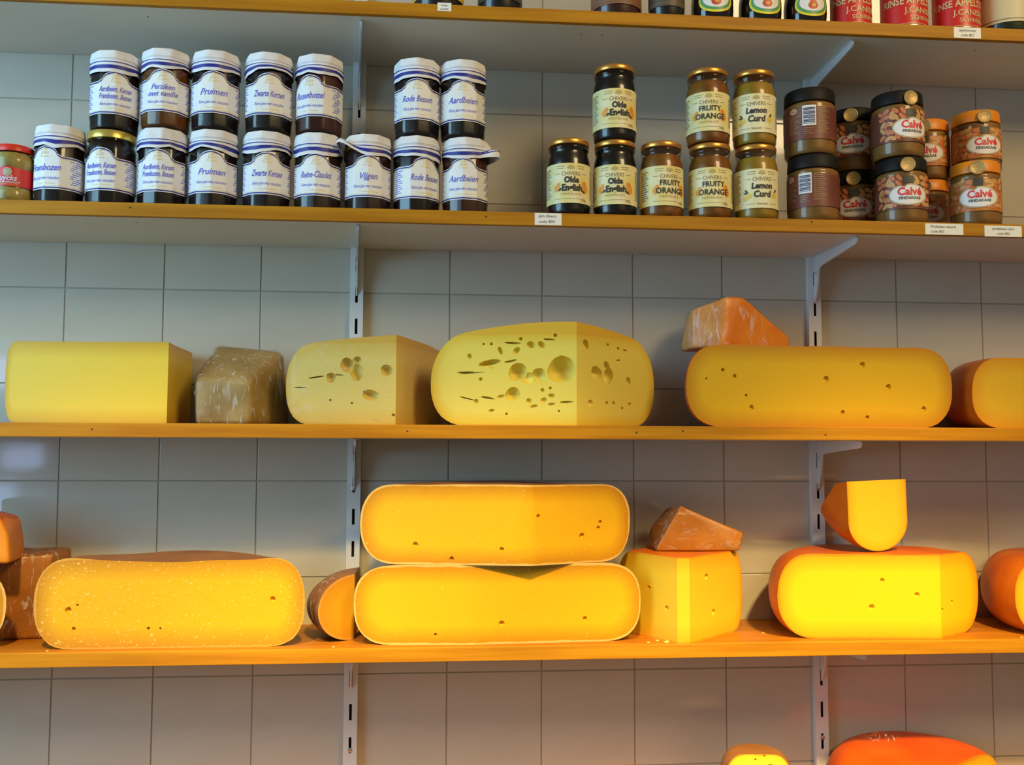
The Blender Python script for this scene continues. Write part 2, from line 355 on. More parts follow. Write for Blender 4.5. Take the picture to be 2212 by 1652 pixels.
def cloth(seed, style='tied', tuft=None):
    """one cloth cover as functions of angle and v: 0 top centre, 1 hem"""
    rnd = random.Random(seed); n = rnd.choice((8, 9, 9)); ph = rnd.uniform(0, 1); K = 14
    zig = [rnd.uniform(-1, 1) for _ in range(K)]; zig = [(zig[i]*.6+zig[(i+1) % K]*.4) for i in range(K)]
    fl = [rnd.uniform(0, 1) for _ in range(K)]
    def lin(a, t):
        x = (t % (2*PI))/(2*PI)*K; i = int(x) % K; q = x-int(x); return a[i]*(1-q)+a[(i+1) % K]*q
    def S(t, v, off=0):
        pf = poly_r(t, n, .9, ph)*1.0
        hem = .0735 + .0065*lin(zig, t); rh = .0345 + .0008*lin(fl, t)
        if tuft is not None:
            d = math.atan2(math.sin(t-tuft), math.cos(t-tuft)); gq = math.exp(-(d/.30)**2); hem += .014*gq*(1 if tuft < 0 else .3); rh += .012*gq
        else: gq = 0
        if v < .3: q = v/.3; r = .0325*q*pf; z = .1075 - .0012*q**3 + .0006*math.sin(5*t+seed)*q
        elif v < .38: q = (v-.3)/.08; r = (.0325+.0015*math.sin(q*PI/2))*pf; z = .1063-.0033*q
        elif v < .58: q = (v-.38)/.2; r = (.034+(.0008 if style == 'tied' else .0012)*q)*(pf*(1-.4*q)+.4*q*1.02); z = .103-.0095*q
        elif v < .70:
            q = (v-.58)/.12; dip = .0022 if style == 'tied' else .0
            r = (.0348-dip*math.sin(q*PI))*(pf*.5+.5)*1.005; z = .0935-.006*q
        else:
            q = (v-.7)/.3; r = .0348+(rh-.0348)*q**.8 + .0005*math.sin(11*t+seed)*q; z = .0875+(hem-.0875)*q
            if gq: z += .008*gq*math.sin(q*PI)
        if gq and v > .35: r += .010*gq*min(1, (v-.35)/.3)*(1+.15*math.sin(30*v))
        if style == 'pleat' and v > .3: r += .0009*abs(math.sin(7*t+1))*min(1, (v-.3)*4)
        r += off; z = .1157 - (.1075-z)*.92
        return (r*math.sin(t), -r*math.cos(t), z)
    return S
def cloth_meshes(S):
    seg = 72; vs = [.02, .15, .28, .31, .345, .38, .45, .52, .58, .61, .64, .67, .70, .78, .86, .93, 1]
    V = [S(2*PI*i/seg, v) for v in vs for i in range(seg)]
    F = [tuple(range(seg))] + [(j*seg+(i+1) % seg, j*seg+i, j*seg+seg+i, j*seg+seg+(i+1) % seg) for j in range(len(vs)-1) for i in range(seg)]
    cm = mesh('cloth_cover', V, F, True, 35)
    st = []
    for va, vb in ((.80, .90), (.70, .725)):
        st.append(mesh('hem_stripe', [S(2*PI*i/seg, v, .0005) for v in (va, vb) for i in range(seg)], [((i+1) % seg, i, seg+i, seg+(i+1) % seg) for i in range(seg)], True))
    return cm, st
fine_print = [bar(u, u+ln, z, z+.0009, 3) for u0 in (.036,) for z, u, ln in [(.05-.0026*i, u0+.0015*((i*3) % 4), .016-.002*((i*5) % 4)) for i in range(12)]]
fine_print += [bar(-.052, -.036-.002*((i*5) % 3), .05-.0026*i, .0509-.0026*i, 3) for i in range(12)]
def jam_jar(x, z, lines, jam, label, rz=0, style='tied', tuft=None, seed=0, y=-.1370, gold=False, rows=None):
    e = empty('jam_jar', (x, y, z), rz); tag(e, label, 'jam jar', 'jam jars with white labels')
    obj('glass', jar_glass, GLASS, e)
    fm = jam_fill_m.get(jam) or jar_fill.copy(); jam_fill_m[jam] = fm; obj('jam', fm, JAMS[jam], e)
    lb = obj('label', jar_label, PAPER, e)
    
    for q_ in (bt, bb): obj('border', q_, NAVY, lb)
    for q_ in jar_gold: obj('gold_line', q_, GOLDP, lb)
    sh = []; n = len(lines); ys = [.0375] if n == 1 else [.0425, .0335]
    for s, zz in zip(lines, ys):
        sz = .0118 if n == 1 else .0098
        wd = max(v[0] for v in text2d(s, sz, shear=.38)[0]) - min(v[0] for v in text2d(s, sz, shear=.38)[0])
        sh.append(txt(s, sz, 0, zz, shear=.38, sx=min(1, .046/wd), bold=.00012))
    sh.append(txt('Extra Jam met rietsuiker', .0056, 0, .0262 if n == 1 else .0245, shear=.38, sx=.78))
    printed('lettering', sh, JR+.0007, BLUE, lb, rfj, zm=zj); printed('fine_print', fine_print, JR+.0007, BLUE, lb, rfj, zm=zj)
    printed('emblem', [txt('Jam', .008, 0, .058, shear=.3), blob(0, .0555, .008, .0009), blob(0, .0645, .004, .0016), blob(-.006, .0212, .006, .0008), blob(.009, .0212, .007, .0008)], JR+.0007, GOLDP, lb, rfj, zm=zj)
    if gold:
        obj('lid', lathe('lid', [(.0318, .0985), (.0328, .099), (.0328, .1085), (.0318, .1098)], 60), BRASS, e)
        obj('neck', lathe('neck', [(.0305, .0980), (.0305, .0995)], 60, cap=False), GLASS, e)
        return e
    cm, hm = cloth_meshes(cloth(seed, style, tuft)); cc = obj('cloth_cover', cm, CLOTH, e)
    for q_ in hm: obj('hem_stripe', q_, NAVY, cc)
    obj('lid', lathe('lid', [(.0300, .0960), (.0316, .0963), (.0316, .1130), (.030, .1140)], 48), BRASS, e)
    return e
Z2 = ST['2']; JH = .1160
# standing on the shelf
jam_jar(-0.4732, Z2, ['Frambozen'], 'black', 'cloth-capped jam jar beside the red-lidded mustard, label Frambozen turned aside', -0.29, seed=1)
jam_jar(-0.4023, Z2, ['Aardbeien, Kersen', 'Frambozen, Bessen'], 'black', 'jam jar with bare gold lid and no cloth cover', -0.16, gold=True)
jam_jar(-0.3295, Z2, ['Aardbeien, Kersen', 'Frambozen, Bessen'], 'black', 'mixed-fruit jam jar with pleated cloth cover, under the peach jam', 0.04, 'pleat', seed=3)
jam_jar(-0.2574, Z2, ['Pruimen'], 'black', 'Pruimen jam jar standing on the shelf under another Pruimen jar', 0.11, seed=4)
jam_jar(-0.1813, Z2, ['Zwarte Kersen'], 'black', 'Zwarte Kersen jam jar standing on the shelf under its twin', 0.16, seed=5)
jam_jar(-0.1077, Z2, ['Reine-Claudes'], 'green', 'Reine-Claudes jam jar with pleated cloth, beside the fig jam', 0.01, 'pleat', seed=16)
jam_jar(-0.0349, Z2, ['Vijgen'], 'purple', 'Vijgen fig jam jar with cloth twisted up in a side tuft', 0.06, tuft=-.90, seed=7)
jam_jar(0.0365, Z2, ['Rode Bessen'], 'black', 'Rode Bessen jam jar on the shelf with its label turned aside', 0.41, seed=8)
jam_jar(.1084, Z2, ['Aardbeien'], 'hip', 'Aardbeien jam jar on the shelf with cloth drooping in a side tuft', -0.13, tuft=1.25, seed=9)
# stacked on the ones below
jam_jar(-0.3996, Z2+.1100, ['Aardbeien, Kersen', 'Frambozen, Bessen'], 'black', 'mixed-fruit jam jar stacked on the gold-lidded jar', 0.31, seed=10)
jam_jar(-0.3276, Z2+JH, ['Perziken', 'met vanille'], 'peach', 'brown-orange peach jam jar, Perziken met vanille, stacked on top', 0.1, seed=21)
jam_jar(-0.257, Z2+JH, ['Pruimen'], 'black', 'Pruimen jam jar stacked on top of another Pruimen jar', 0.11, seed=12)
jam_jar(-0.1804, Z2+JH, ['Zwarte Kersen'], 'black', 'Zwarte Kersen jam jar stacked on top of its twin', 0.16, seed=13)
jam_jar(-0.1078, Z2+JH, ['Rozenbottel'], 'hip', 'reddish Rozenbottel jam jar stacked on the Reine-Claudes jar', -0.35, seed=14)
jam_jar(0.0362, Z2+JH, ['Rode Bessen'], 'black', 'Rode Bessen jam jar stacked on top of its twin', 0.01, seed=15)
jam_jar(0.104, Z2+JH, ['Aardbeien'], 'black', 'Aardbeien jam jar stacked on top of its twin', -0.03, seed=6)

# ------------------------------------------------------------------ mustard jar
def mustard():
    e = empty('mustard_jar', (-.5340, -.143, Z2), .05); tag(e, 'small mustard jar with red lid and red label beside the jam jars', 'mustard jar')
    pr = [(.020, 0), (.0245, .001), (.0275, .006), (.0285, .014), (.0270, .021), (.0262, .024), (.0262, .051), (.0272, .054), (.0285, .061), (.0272, .069), (.0245, .074), (.0235, .078)]
    fr = .0266
    obj('glass', lathe('glass', pr, 48), GLASS, e)
    obj('mustard', lathe('mustard', [(r-.0012, max(z, .002)) for r, z in pr[:-1]], 48), mat('mustard_paste', (.44, .32, .07), .5, col2=(.52, .40, .12), scale=250), e)
    obj('lid', lathe('lid', [(.0250, .0755), (.0262, .076), (.0262, .0835), (.0250, .085), (.0, .0852)], 48, cap=False), RED, e)
    lb = obj('label', band('label', fr, lambda u: .0245, lambda u: .0505 + (.003*math.exp(-(u/.008)**2)), -.06, .06, 60, 2), REDL, e)
    gy = mat('mustard_emblem', (.34, .33, .30), .4, col2=(.5, .45, .2), scale=300)
    printed('emblem', [blob(.001, .0445, .0062, .0062, rings=3)], fr+.0005, gy, lb)
    wh = mat('lilac_print', (.70, .62, .68), .5)
    printed('lettering', [txt('Luycks', .0105, -.001, .0325, shear=.2, bold=.0003), bar(-.020, .018, .0302, .0309), bar(-.012, .018, .0290, .0295)], fr+.0006, wh, lb)
    printed('rule', [bar(-.018, .016, .0275, .028), bar(-.014, .014, .0262, .0266)], fr+.0005, mat('gold_rule', (.7, .35, .05), .5), lb)
mustard()

# ------------------------------------------------------------------ marmalade jars
CR = .0322
ch_prof = [(.026, 0), (.0300, .001), (.0316, .004), (CR, .009), (CR, .077), (.0316, .083), (.0300, .0895), (.0288, .094), (.0288, .0975), (.0302, .0995), (.0302, .1028), (.0288, .1050)]
ch_glass = lathe('glass', ch_prof, 48); ch_fills = {}
ch_lid = lathe('lid', [(.0284, .1050), (.0300, .1053), (.0304, .1060), (.0304, .1110), (.0296, .1126), (.0280, .1134)], 48)
zc = lambda z: z*1.06 + .0025
CHM = {'dark': mat('dark_marmalade', (.010, .006, .005), .3), 'orange': mat('orange_marmalade', (.34, .125, .010), .35, col2=(.24, .075, .006), scale=60), 'lemon': mat('lemon_curd', (.42, .24, .012), .4)}
LAB_Y = mat('cream_yellow_label', (.80, .66, .17), .5, col2=(.84, .78, .48), scale=35)
LAB_P = mat('pale_cream_label', (.82, .74, .38), .5, col2=(.83, .78, .50), scale=35)
FR_O = mat('orange_fruit_print', (.80, .24, .02), .5, col2=(.85, .42, .04), scale=160)
FR_L = mat('lemon_fruit_print', (.78, .50, .06), .5, col2=(.82, .66, .15), scale=160)
LEAF = mat('dark_leaf_print', (.06, .07, .03), .6); PALEI = mat('pale_brown_print', (.52, .40, .16), .6); BROWNI = mat('brown_print', (.20, .15, .06), .6)
ch_label = {k: band('label', CR+.0003, lambda u: .0158, lambda u: .0746, -.075, .075, 80, 2) for k in ('dark', 'orange', 'lemon')}
def marmalade(x, z, kind, label, rz=0):
    e = empty('marmalade_jar', (x, -.1565, z), rz); tag(e, label, 'marmalade jar', 'gold-lidded marmalade jars')
    obj('glass', ch_glass, GLASS, e)
    if kind not in ch_fills: ch_fills[kind] = lathe('preserve', [(r-.0014, max(z_, .002)) for r, z_ in ch_prof[:(10 if kind == 'dark' else 8)]], 48)
    obj('preserve', ch_fills[kind], CHM[kind], e); obj('lid', ch_lid, GOLD, e)
    lb = obj('label', ch_label[kind], LAB_P if kind == 'lemon' else LAB_Y, e)
    f1 = CR+.0006
    printed('emblem', [blob(.0, .0605, .0055, .0050, fn=lambda t: 1 if math.sin(t) > -.2 else .35)], f1, PALEI, lb, zm=zc)
    sm = [bar(-.022, -.009, .0635, .0641), bar(.009, .022, .0635, .0641), bar(-.022, -.010, .0605, .0611), bar(.010, .022, .0605, .0611),
          bar(-.025, -.0165, .0532, .0538), bar(.0165, .025, .0532, .0538), txt('CHIVERS', .0078, 0, .0508, sx=.95)]
    sm += [bar(-.024, .024 if kind != 'lemon' else -.010, .0182, .0187)] + ([bar(.011, .024, .0182, .0187), txt('Smooth', .005, 0, .0168)] if kind == 'lemon' else [txt('340g', .0045, .020, .0155)])
    printed('small_print', sm, f1, BROWNI, lb, zm=zc)
    if kind == 'dark': big = [txt('Olde', .0115, .001, .0410, bold=.0005, sx=.95), txt('English', .0125, .002, .0298, bold=.0005, sx=.92)]
    elif kind == 'orange': big = [txt('FRUITY', .0105, .002, .0410, bold=.0002), txt('ORANGE', .0112, .002, .0295, bold=.0002)]
    else: big = [txt('Lemon', .0115, 0, .0400, bold=.0004, shear=.1), txt('Curd', .0125, 0, .0280, bold=.0004, shear=.1)]
    printed('lettering', big, f1+.0004, INK, lb, zm=zc)
    if kind != 'lemon':
        printed('subtitle', [txt('MARMALADE', .0052, 0, .0235)], f1, PALEI, lb, zm=zc)
        printed('fruit', [blob(-.021, .0335, .0046, .0050), blob(-.0185, .0385, .0030, .003), blob(.0235, .0330, .0050, .0065), blob(.021, .0400, .0042, .0038)], f1, FR_O, lb, zm=zc)
        if kind == 'dark': printed('leaf', [blob(-.0165, .0315, .0030, .0016, rot=.5), blob(.0195, .029, .003, .0016, rot=-.5)], f1+.0002, LEAF, lb, zm=zc)
    else:
        printed('fruit', [blob(-.020, .0300, .0048, .0042), blob(-.0245, .0265, .004, .0035), blob(.0205, .0310, .0042, .0045)], f1, FR_L, lb, zm=zc)
        printed('leaf', [blob(-.0235, .0365, .0034, .0014, rot=-.8), blob(-.025, .034, .0034, .0012, rot=-.2), blob(.0225, .037, .0034, .0014, rot=.8)], f1+.0002, LEAF, lb, zm=zc)
    printed('side_print', [bar(-.049, -.033-.002*((i*5) % 3), .060-.003*i, .0612-.003*i, 3) for i in range(14)] + [bar(.036, .049-.002*((i*5) % 3), .060-.003*i, .0612-.003*i, 3) for i in range(14)], f1, GREYINK, lb, zm=zc)
    return e
CHH = .1134
marmalade(.2608, Z2, 'dark', 'Olde English marmalade jar at the row end with nothing on it', -0.04)
marmalade(.3303, Z2, 'dark', 'Olde English marmalade jar carrying its twin on its lid', -0.2)
marmalade(.4004, Z2, 'orange', 'Fruity Orange marmalade jar between others with nothing on its lid', 0.14)
marmalade(.4747, Z2, 'orange', 'Fruity Orange marmalade jar carrying its twin on its lid', -0.19)
marmalade(.5454, Z2, 'lemon', 'Lemon Curd jar standing on the shelf under its twin', -0.06)
marmalade(.330, Z2+CHH, 'dark', 'Olde English marmalade jar stacked on top of another', 0.0)
marmalade(.4723, Z2+CHH, 'orange', 'Fruity Orange marmalade jar stacked on top of another', -0.24)
marmalade(.544, Z2+CHH, 'lemon', 'Lemon Curd jar stacked on top of another', -0.23)

# ------------------------------------------------------------------ peanut butter jars
PR = .0385
PB = mat('peanut_butter', (.30, .13, .022), .45, col2=(.36, .17, .035), scale=80)
LIDB = mat('black_brown_lid', (.010, .008, .007), .55, spec=.25); LIDO = mat('orange_lid', (.85, .27, .008), .4)
LABB = mat('maroon_label', (.15, .035, .022), .45, col2=(.20, .055, .03), scale=30); LABO = mat('orange_brown_label', (.42, .13, .012), .45, col2=(.62, .22, .015), scale=45)
NUT1 = mat('peanut_print', (.62, .30, .09), .5, col2=(.70, .42, .16), scale=300); NUT2 = mat('red_peanut_print', (.58, .12, .05), .5, col2=(.72, .26, .08), scale=300)
CREAM = mat('cream_outline_print', (.55, .45, .30), .5); WHT = mat('white_print', (.86, .83, .80), .5); REDI = mat('red_print', (.75, .05, .06), .5); DKG = mat('dark_green_print', (.05, .055, .04), .5)
MED = mat('bronze_medallion', (.48, .31, .10), .45, metal=.3, col2=(.56, .38, .14), scale=250, bump=.3, bscale=300)
pb_cache = {}
def cart(t):   # outline of the cloud-shaped badge with its notch on top
    return 1 - .22*math.exp(-((t-PI*.60)/.16)**2) + .05*math.cos(2*t)
def peanut_jar(x, y, z, kind, label, rz=0, back=False):
    H = .1018 if kind == 'brown' else .1004; k = 1; zp = lambda z: z*1.28 + .0023 + .0025
    e = empty('peanut_butter_jar', (x, y, z), rz); tag(e, label, 'peanut butter', 'peanut butter jars')
    if kind not in pb_cache:
        R_ = PR if kind == 'brown' else .0368
        prof = [(R_-.006, 0), (R_-.0025, .001), (R_-.0006, .0045), (R_, .011), (R_, .0715), (R_-.0005, .0735), (R_, .0755), (R_-.001, .0790), (R_-.004, .0815), (R_-.004, .085)]
        pb_cache[kind] = (R_, lathe('glass', prof, 48), lathe('peanut_butter', [(r-.0013, max(zz, .002)) for r, zz in prof[:-1]], 48),
            lathe('lid', [(R_-.003, .0812), (R_-.0008, .0818), (R_-.0006, .0832), (R_-.0016, H-.0022), (R_-.0030, H-.0004), (R_-.006, H)], 48),
            band('label', R_+.0003, lambda u: .0215, lambda u: .0705, -.1, .1, 90, 2),
            lathe('medallion', [(.0110, 0), (.0110, .0012), (.0100, .0017), (.0094, .0013)], 28), None)
    R_, gl, fi, li, la, me_, tb = pb_cache[kind]
    obj('glass', gl, GLASS, e); obj('peanut_butter', fi, PB, e); obj('lid', li, LIDB if kind == 'brown' else LIDO, e)
    lb = obj('label', la, LABB if kind == 'brown' else LABO, e); f1 = R_+.0006
    rnd = random.Random(5 if kind == 'brown' else 9)
    n1 = []; n2 = []
    if not back:
        spots = [(u, zz) for u in (-.044, -.036, -.029, -.022, -.014, .014, .022, .029, .036) for zz in (.0185, .0265, .0345, .0425, .049)]
        for i, (u, zz) in enumerate(spots):
            if abs(u) < .025 and .022 < zz < .040: continue
            if abs(u) < .012: continue
            u += rnd.uniform(-.002, .002); zz += rnd.uniform(-.0015, .0015); rt = rnd.uniform(-.8, .8)
            b_ = blob(u, zz*k, .0052, .0030, 16, 3, lambda t: 1 - .22*math.cos(2*t + PI)*0 - .18*abs(math.sin(t))**6, rt)
            (n1 if rnd.random() < .5 else n2).append(b_)
        printed('peanuts', n1, f1, NUT1, lb, zm=zp); printed('red_peanuts', n2, f1+.0002, NUT2, lb, zm=zp)
        printed('badge_outline', [blob(.001, .0295*k, .0285, .0135, 48, 8, cart)], f1+.0005, CREAM, lb, zm=zp)
        printed('badge', [blob(.001, .0293*k, .0265, .0118, 48, 8, cart)], f1+.0008, WHT, lb, zm=zp)
        printed('lettering', [txt('Calvé', .0125, .002, .0290, bold=.0004, sx=1.28)], f1+.0012, REDI, lb, zm=zp)
        printed('small_print', [txt('PINDAKAAS', .0046, .002, .0238, bold=.0002, sx=1.3)], f1+.0012, GREYINK, lb, zm=zp)
        printed('ribbon', [bar(-.007, .007, .043, .0520)], f1+.0004, DKG, lb, zm=zp)
        obj('medallion', me_, MED, e, (.0, -R_-.0002, .0880), (PI/2, 0, 0))
    else:
        printed('barcode_patch', [bar(-.0135, .0065, .0290, .0530)], f1, WHT, lb, zm=zp)
        printed('barcode', [bar(-.0120, .0050, .0310+.00165*i, .0310+.00165*i+(.0011 if (i*7) % 3 else .0006)) for i in range(12)], f1+.0003, mat('navy_barcode_print', (.03, .03, .10), .5) if 'navy_barcode_print' not in bpy.data.materials else bpy.data.materials['navy_barcode_print'], lb, zm=zp)
        printed('badge', [blob(-.028, .0480, .0062, .0036)], f1, CREAM, lb, zm=zp)
        printed('lettering', [txt('Calvé', .0036, -.028, .0468)], f1+.0003, REDI, lb, zm=zp)
        printed('fine_print', [bar(.009, .028-.003*((i*5) % 3), .0515-.0022*i, .0519-.0022*i) for i in range(15)] + [bar(-.036, -.018-.003*((i*5) % 3), .041-.0022*i, .0414-.0022*i) for i in range(10)] + [bar(-.012, .003-.002*(i % 3), .026-.0022*i, .0264-.0022*i) for i in range(4)], f1, bpy.data.materials['pale_brown_print'], lb, zm=zp)
    return e
PH = .1020
peanut_jar(.6375, -.1480, Z2, 'brown', 'peanut butter jar turned to its barcode, standing on the shelf', -0.6, True)
peanut_jar(.6340, -.1475, Z2+PH, 'brown', 'peanut butter jar turned to its barcode, stacked on top', -0.31, True)
peanut_jar(.7375, -.0700, Z2, 'brown', 'brown peanut butter jar standing behind, between barcode jar and nut-label jar', -0.44)
peanut_jar(.7370, -.0700, Z2+PH, 'brown', 'brown peanut butter jar stacked behind, between barcode jar and nut-label jar', -0.48)
peanut_jar(.7770, -.1480, Z2, 'brown', 'brown-lidded nut-label peanut butter jar standing on the shelf at the front', -0.21)
peanut_jar(.7730, -.1480, Z2+PH, 'brown', 'brown-lidded nut-label peanut butter jar stacked on top at the front', 0.07)
peanut_jar(.8960, -.1480, Z2, 'orange', 'orange-lidded peanut butter jar standing on the shelf at the front', -0.42)
peanut_jar(.9355, -.0880, Z2+.1006, 'orange', 'orange-lidded peanut butter jar stacked on top of other orange ones', -0.18)
peanut_jar(.8760, -.0395, Z2, 'orange', 'orange-lidded peanut butter jar hidden at the back, lower one', -0.55)
peanut_jar(.8770, -.0395, Z2+.1006, 'orange', 'orange-lidded peanut butter jar at the back, upper one', -0.55)

# ------------------------------------------------------------------ jars on the highest shelf
Z1 = ST['1']
def spread_jar(x, label):
    e = empty('yeast_spread_jar', (x, -.153, Z1), random.uniform(-.1, .1)); tag(e, label, 'spread jar', 'black yeast spread jars')
    body = [(.024, 0), (.0285, .0012), (.0305, .006), (.0318, .02), (.0318, .035), (.0300, .052), (.0260, .062), (.0235, .066)]
    obj('glass', lathe('glass', body, 44), mat('black_brown_glass', (.010, .008, .006), .12, coat=.3), e)
    obj('lid', lathe('lid', [(.0235, .0655), (.0262, .066), (.0262, .082), (.0245, .084)], 44), mat('yellow_plastic_lid', (.8, .6, .03), .4), e)
    f1 = .0324; y_ = lambda s, m, d: printed(s[0], s[1], f1+d, m, lb)
    lb = printed('label', [blob(0, .0285, .0275, .0195, 40, 8)], f1, bpy.data.materials.get('yellow_print') or mat('yellow_print', (.85, .72, .03), .45), e)
    y_(('green_ring', [blob(0, .029, .0245, .0165, 40, 8)]), bpy.data.materials.get('green_print') or mat('green_print', (.10, .36, .14), .45), .0003)
    y_(('white_oval', [blob(0, .030, .0205, .0135, 40, 8)]), WHT, .0006)
    y_(('pot_mark', [blob(0, .0255, .0075, .0060), blob(0, .031, .0055, .0025)]), bpy.data.materials.get('red_pot_print') or mat('red_pot_print', (.60, .07, .02), .45), .0009)
    y_(('pot_shine', [blob(.001, .0255, .0035, .0025)]), bpy.data.materials.get('orange_pot_print') or mat('orange_pot_print', (.75, .35, .06), .45), .0012)
spread_jar(.4818, 'black spread jar with yellow and green oval label beside plain dark jars')
spread_jar(.5566, 'black spread jar with yellow and green oval label between its twins')
spread_jar(.6276, 'black spread jar with yellow and green oval label beside red tin')
TINR = mat('red_tin_print', (.66, .022, .018), .38); TING = mat('gold_lettering', (.72, .58, .26), .45); TINM = mat('tin_rim', (.55, .5, .4), .3, metal=.9)
def tin(x, label, rz, r=.0345):
    e = empty('syrup_tin', (x, -.1525, Z1), rz); tag(e, label, 'syrup tin', 'red apple syrup tins')
    obj('tin_body', lathe('tin_body', [(r-.002, 0), (r, .0012), (r, .104), (r-.002, .1055)], 48), TINR, e)
    obj('rim', lathe('rim', [(r+.0004, .0), (r+.0008, .0012), (r+.0004, .0024)], 48, cap=False), TINM, e)
    obj('lid', lathe('lid', [(r-.001, .1055), (r+.0006, .106), (r+.0006, .112), (r-.002, .114)], 48), TINM, e)
    printed('lettering', [txt('RINSE APPELSTROOP', .0150, 0, .0345, bold=.0003, sx=.85), txt('J.CANISIUS', .0125, .004, .0205, bold=.0002, sx=1), txt('SCHINNEN', .0095, .006, .0095, bold=.0001)], r+.0005, TING, e)
    printed('edge_line', [bar(-.10, .10, .0036, .0044, 40)], r+.0004, TING, e)
tin(.7005, 'red gold-lettered syrup tin beside the black spread jars', .20, .0305)
tin(.7856, 'red gold-lettered syrup tin between two other tins', .30)
tin(.8700, 'red gold-lettered syrup tin above the price tag, beside green jar', .12)
def plain_jar(x, r, col, lid, label, name, band_col=None, cat='jar', h=.10):
    e = empty(name, (x, -.19+r+.006, Z1)); tag(e, label, cat, 'dark jars on the highest shelf')
    pr = [(r-.006, 0), (r-.002, .001), (r, .006), (r, h*.72), (r-.004, h*.8), (r-.005, h*.86)]
    obj('glass', lathe('glass', pr, 44), GLASS, e)
    obj('preserve', lathe('preserve', [(a-.0013, max(b_, .002)) for a, b_ in pr[:-1]], 44), mat(name+'_content', col, .35), e)
    obj('lid', lathe('lid', [(r-.006, h*.85), (r-.0035, h*.86), (r-.0035, h*.97), (r-.006, h)], 44), mat(name+'_lid', lid, .35), e)
    lb = obj('label', band('label', r+.0003, lambda u: .016, lambda u: h*.68, -r*1.9, r*1.9, 40, 2), mat(name+'_label', band_col or (.55, .48, .3), .5), e)
    printed('rule', [bar(-r*1.6, r*1.6, .020, .0212, 24), bar(-r*1.6, r*1.6, h*.62, h*.62+.0012, 24)], r+.0006, BROWNI, lb)
plain_jar(.0665, .0375, (.02, .012, .01), (.5, .4, .05), 'dark jar above the small white price tag', 'syrup_jar', (.75, .55, .06))
plain_jar(.1581, .0330, (.012, .011, .011), (.02, .02, .02), 'black jar standing alone on the highest shelf', 'liquorice_jar', (.05, .05, .05))
plain_jar(.3351, .0380, (.07, .015, .010), (.4, .05, .03), 'dark reddish brown jar on the highest shelf', 'chutney_jar', (.25, .10, .05))
plain_jar(.4100, .0270, (.018, .014, .012), (.05, .04, .03), 'narrow dark jar between reddish jar and oval-labelled spread jar', 'sauce_jar', (.10, .07, .05))
plain_jar(.9570, .0440, (.03, .045, .018), (.1, .2, .05), 'green jar with cream label beside the red tins', 'gherkin_jar', (.70, .58, .34))

# ------------------------------------------------------------------ cheeses
def circ(E, F_, Yb):
    """circle through E and F whose farthest y is Yb"""
    ex, ey = E; fx, fy = F_; mx, my = (ex+fx)/2, (ey+fy)/2; dx, dy = fx-ex, fy-ey; L = math.hypot(dx, dy); nx, ny = -dy/L, dx/L
    lo, hi = -.6, .6
    g_ = lambda t: my+ny*t + math.hypot(mx+nx*t-ex, my+ny*t-ey) - Yb
    for _ in range(60):
        m_ = (lo+hi)/2
        if g_(m_) > 0: hi = m_
        else: lo = m_
    return mx+nx*lo, my+ny*lo, math.hypot(mx+nx*lo-ex, my+ny*lo-ey)
def wheel_bm(R, H, bx, p, dome=0, seg=120, sag=0):
    bm = bmesh.new(); prof = []; N = 18
    for i in range(8): prof.append(((R-bx)*(i+.001)/8, 0))
    for i in range(N+1):
        t = -PI/2+PI*i/N; c, s = max(0, math.cos(t)), math.sin(t)
        prof.append((R-bx+bx*c**(2/p), H/2+H/2*math.copysign(abs(s)**(2/p), s)))
    for i in range(7, -1, -1): prof.append(((R-bx)*(i+.001)/8, H))
    rows = []
    for r, z in prof:
        z2 = z + (dome*(1-(r/R)**2) - sag*math.sin(PI*min(1, r/(R-bx))))*max(0, (z/H-.5)*2)
        rows.append([bm.verts.new((r*math.cos(2*PI*i/seg), r*math.sin(2*PI*i/seg), z2)) for i in range(seg)])
    for a, b in zip(rows, rows[1:]):
        for i in range(seg): bm.faces.new((a[i], a[(i+1) % seg], b[(i+1) % seg], b[i]))
    bm.faces.new(list(reversed(rows[0]))); bm.faces.new(rows[-1])
    return bm
def cut(bm, co, no):
    bmesh.ops.bisect_plane(bm, geom=bm.verts[:]+bm.edges[:]+bm.faces[:], dist=1e-6, plane_co=co, plane_no=no, clear_outer=True)
    es = [e for e in bm.edges if e.is_boundary]
    if es:
        for f in bmesh.ops.holes_fill(bm, edges=es, sides=0)['faces']: f.material_index = 1
def wobble(bm, amp, sc, seed):
    for v in bm.verts:
        n_ = noise.noise_vector(v.co*sc + Vector((seed*3.1, seed*1.7, seed)))
        v.co += Vector((n_.x, n_.y, n_.z if v.co.z > .01 else 0))*amp
def split_parts(bm_or_me, root, rind_m, paste_m, extra=None):
    """outer skin and cut faces become the two parts of the cheese"""
    for idx, nm, m_ in ((0, 'rind', rind_m), (1, 'paste', paste_m)):
        b2 = bmesh.new(); b2.from_mesh(bm_or_me)
        bmesh.ops.delete(b2, geom=[f for f in b2.faces if f.material_index != idx], context='FACES')
        for f in b2.faces: f.material_index = 0; f.smooth = True
        if idx == 1: bmesh.ops.triangulate(b2, faces=[f for f in b2.faces if len(f.verts) > 4])
        me = bpy.data.meshes.new(nm); b2.to_mesh(me); b2.free(); me.set_sharp_from_angle(angle=math.radians(38))
        if len(me.polygons): obj(nm, me, m_, root)
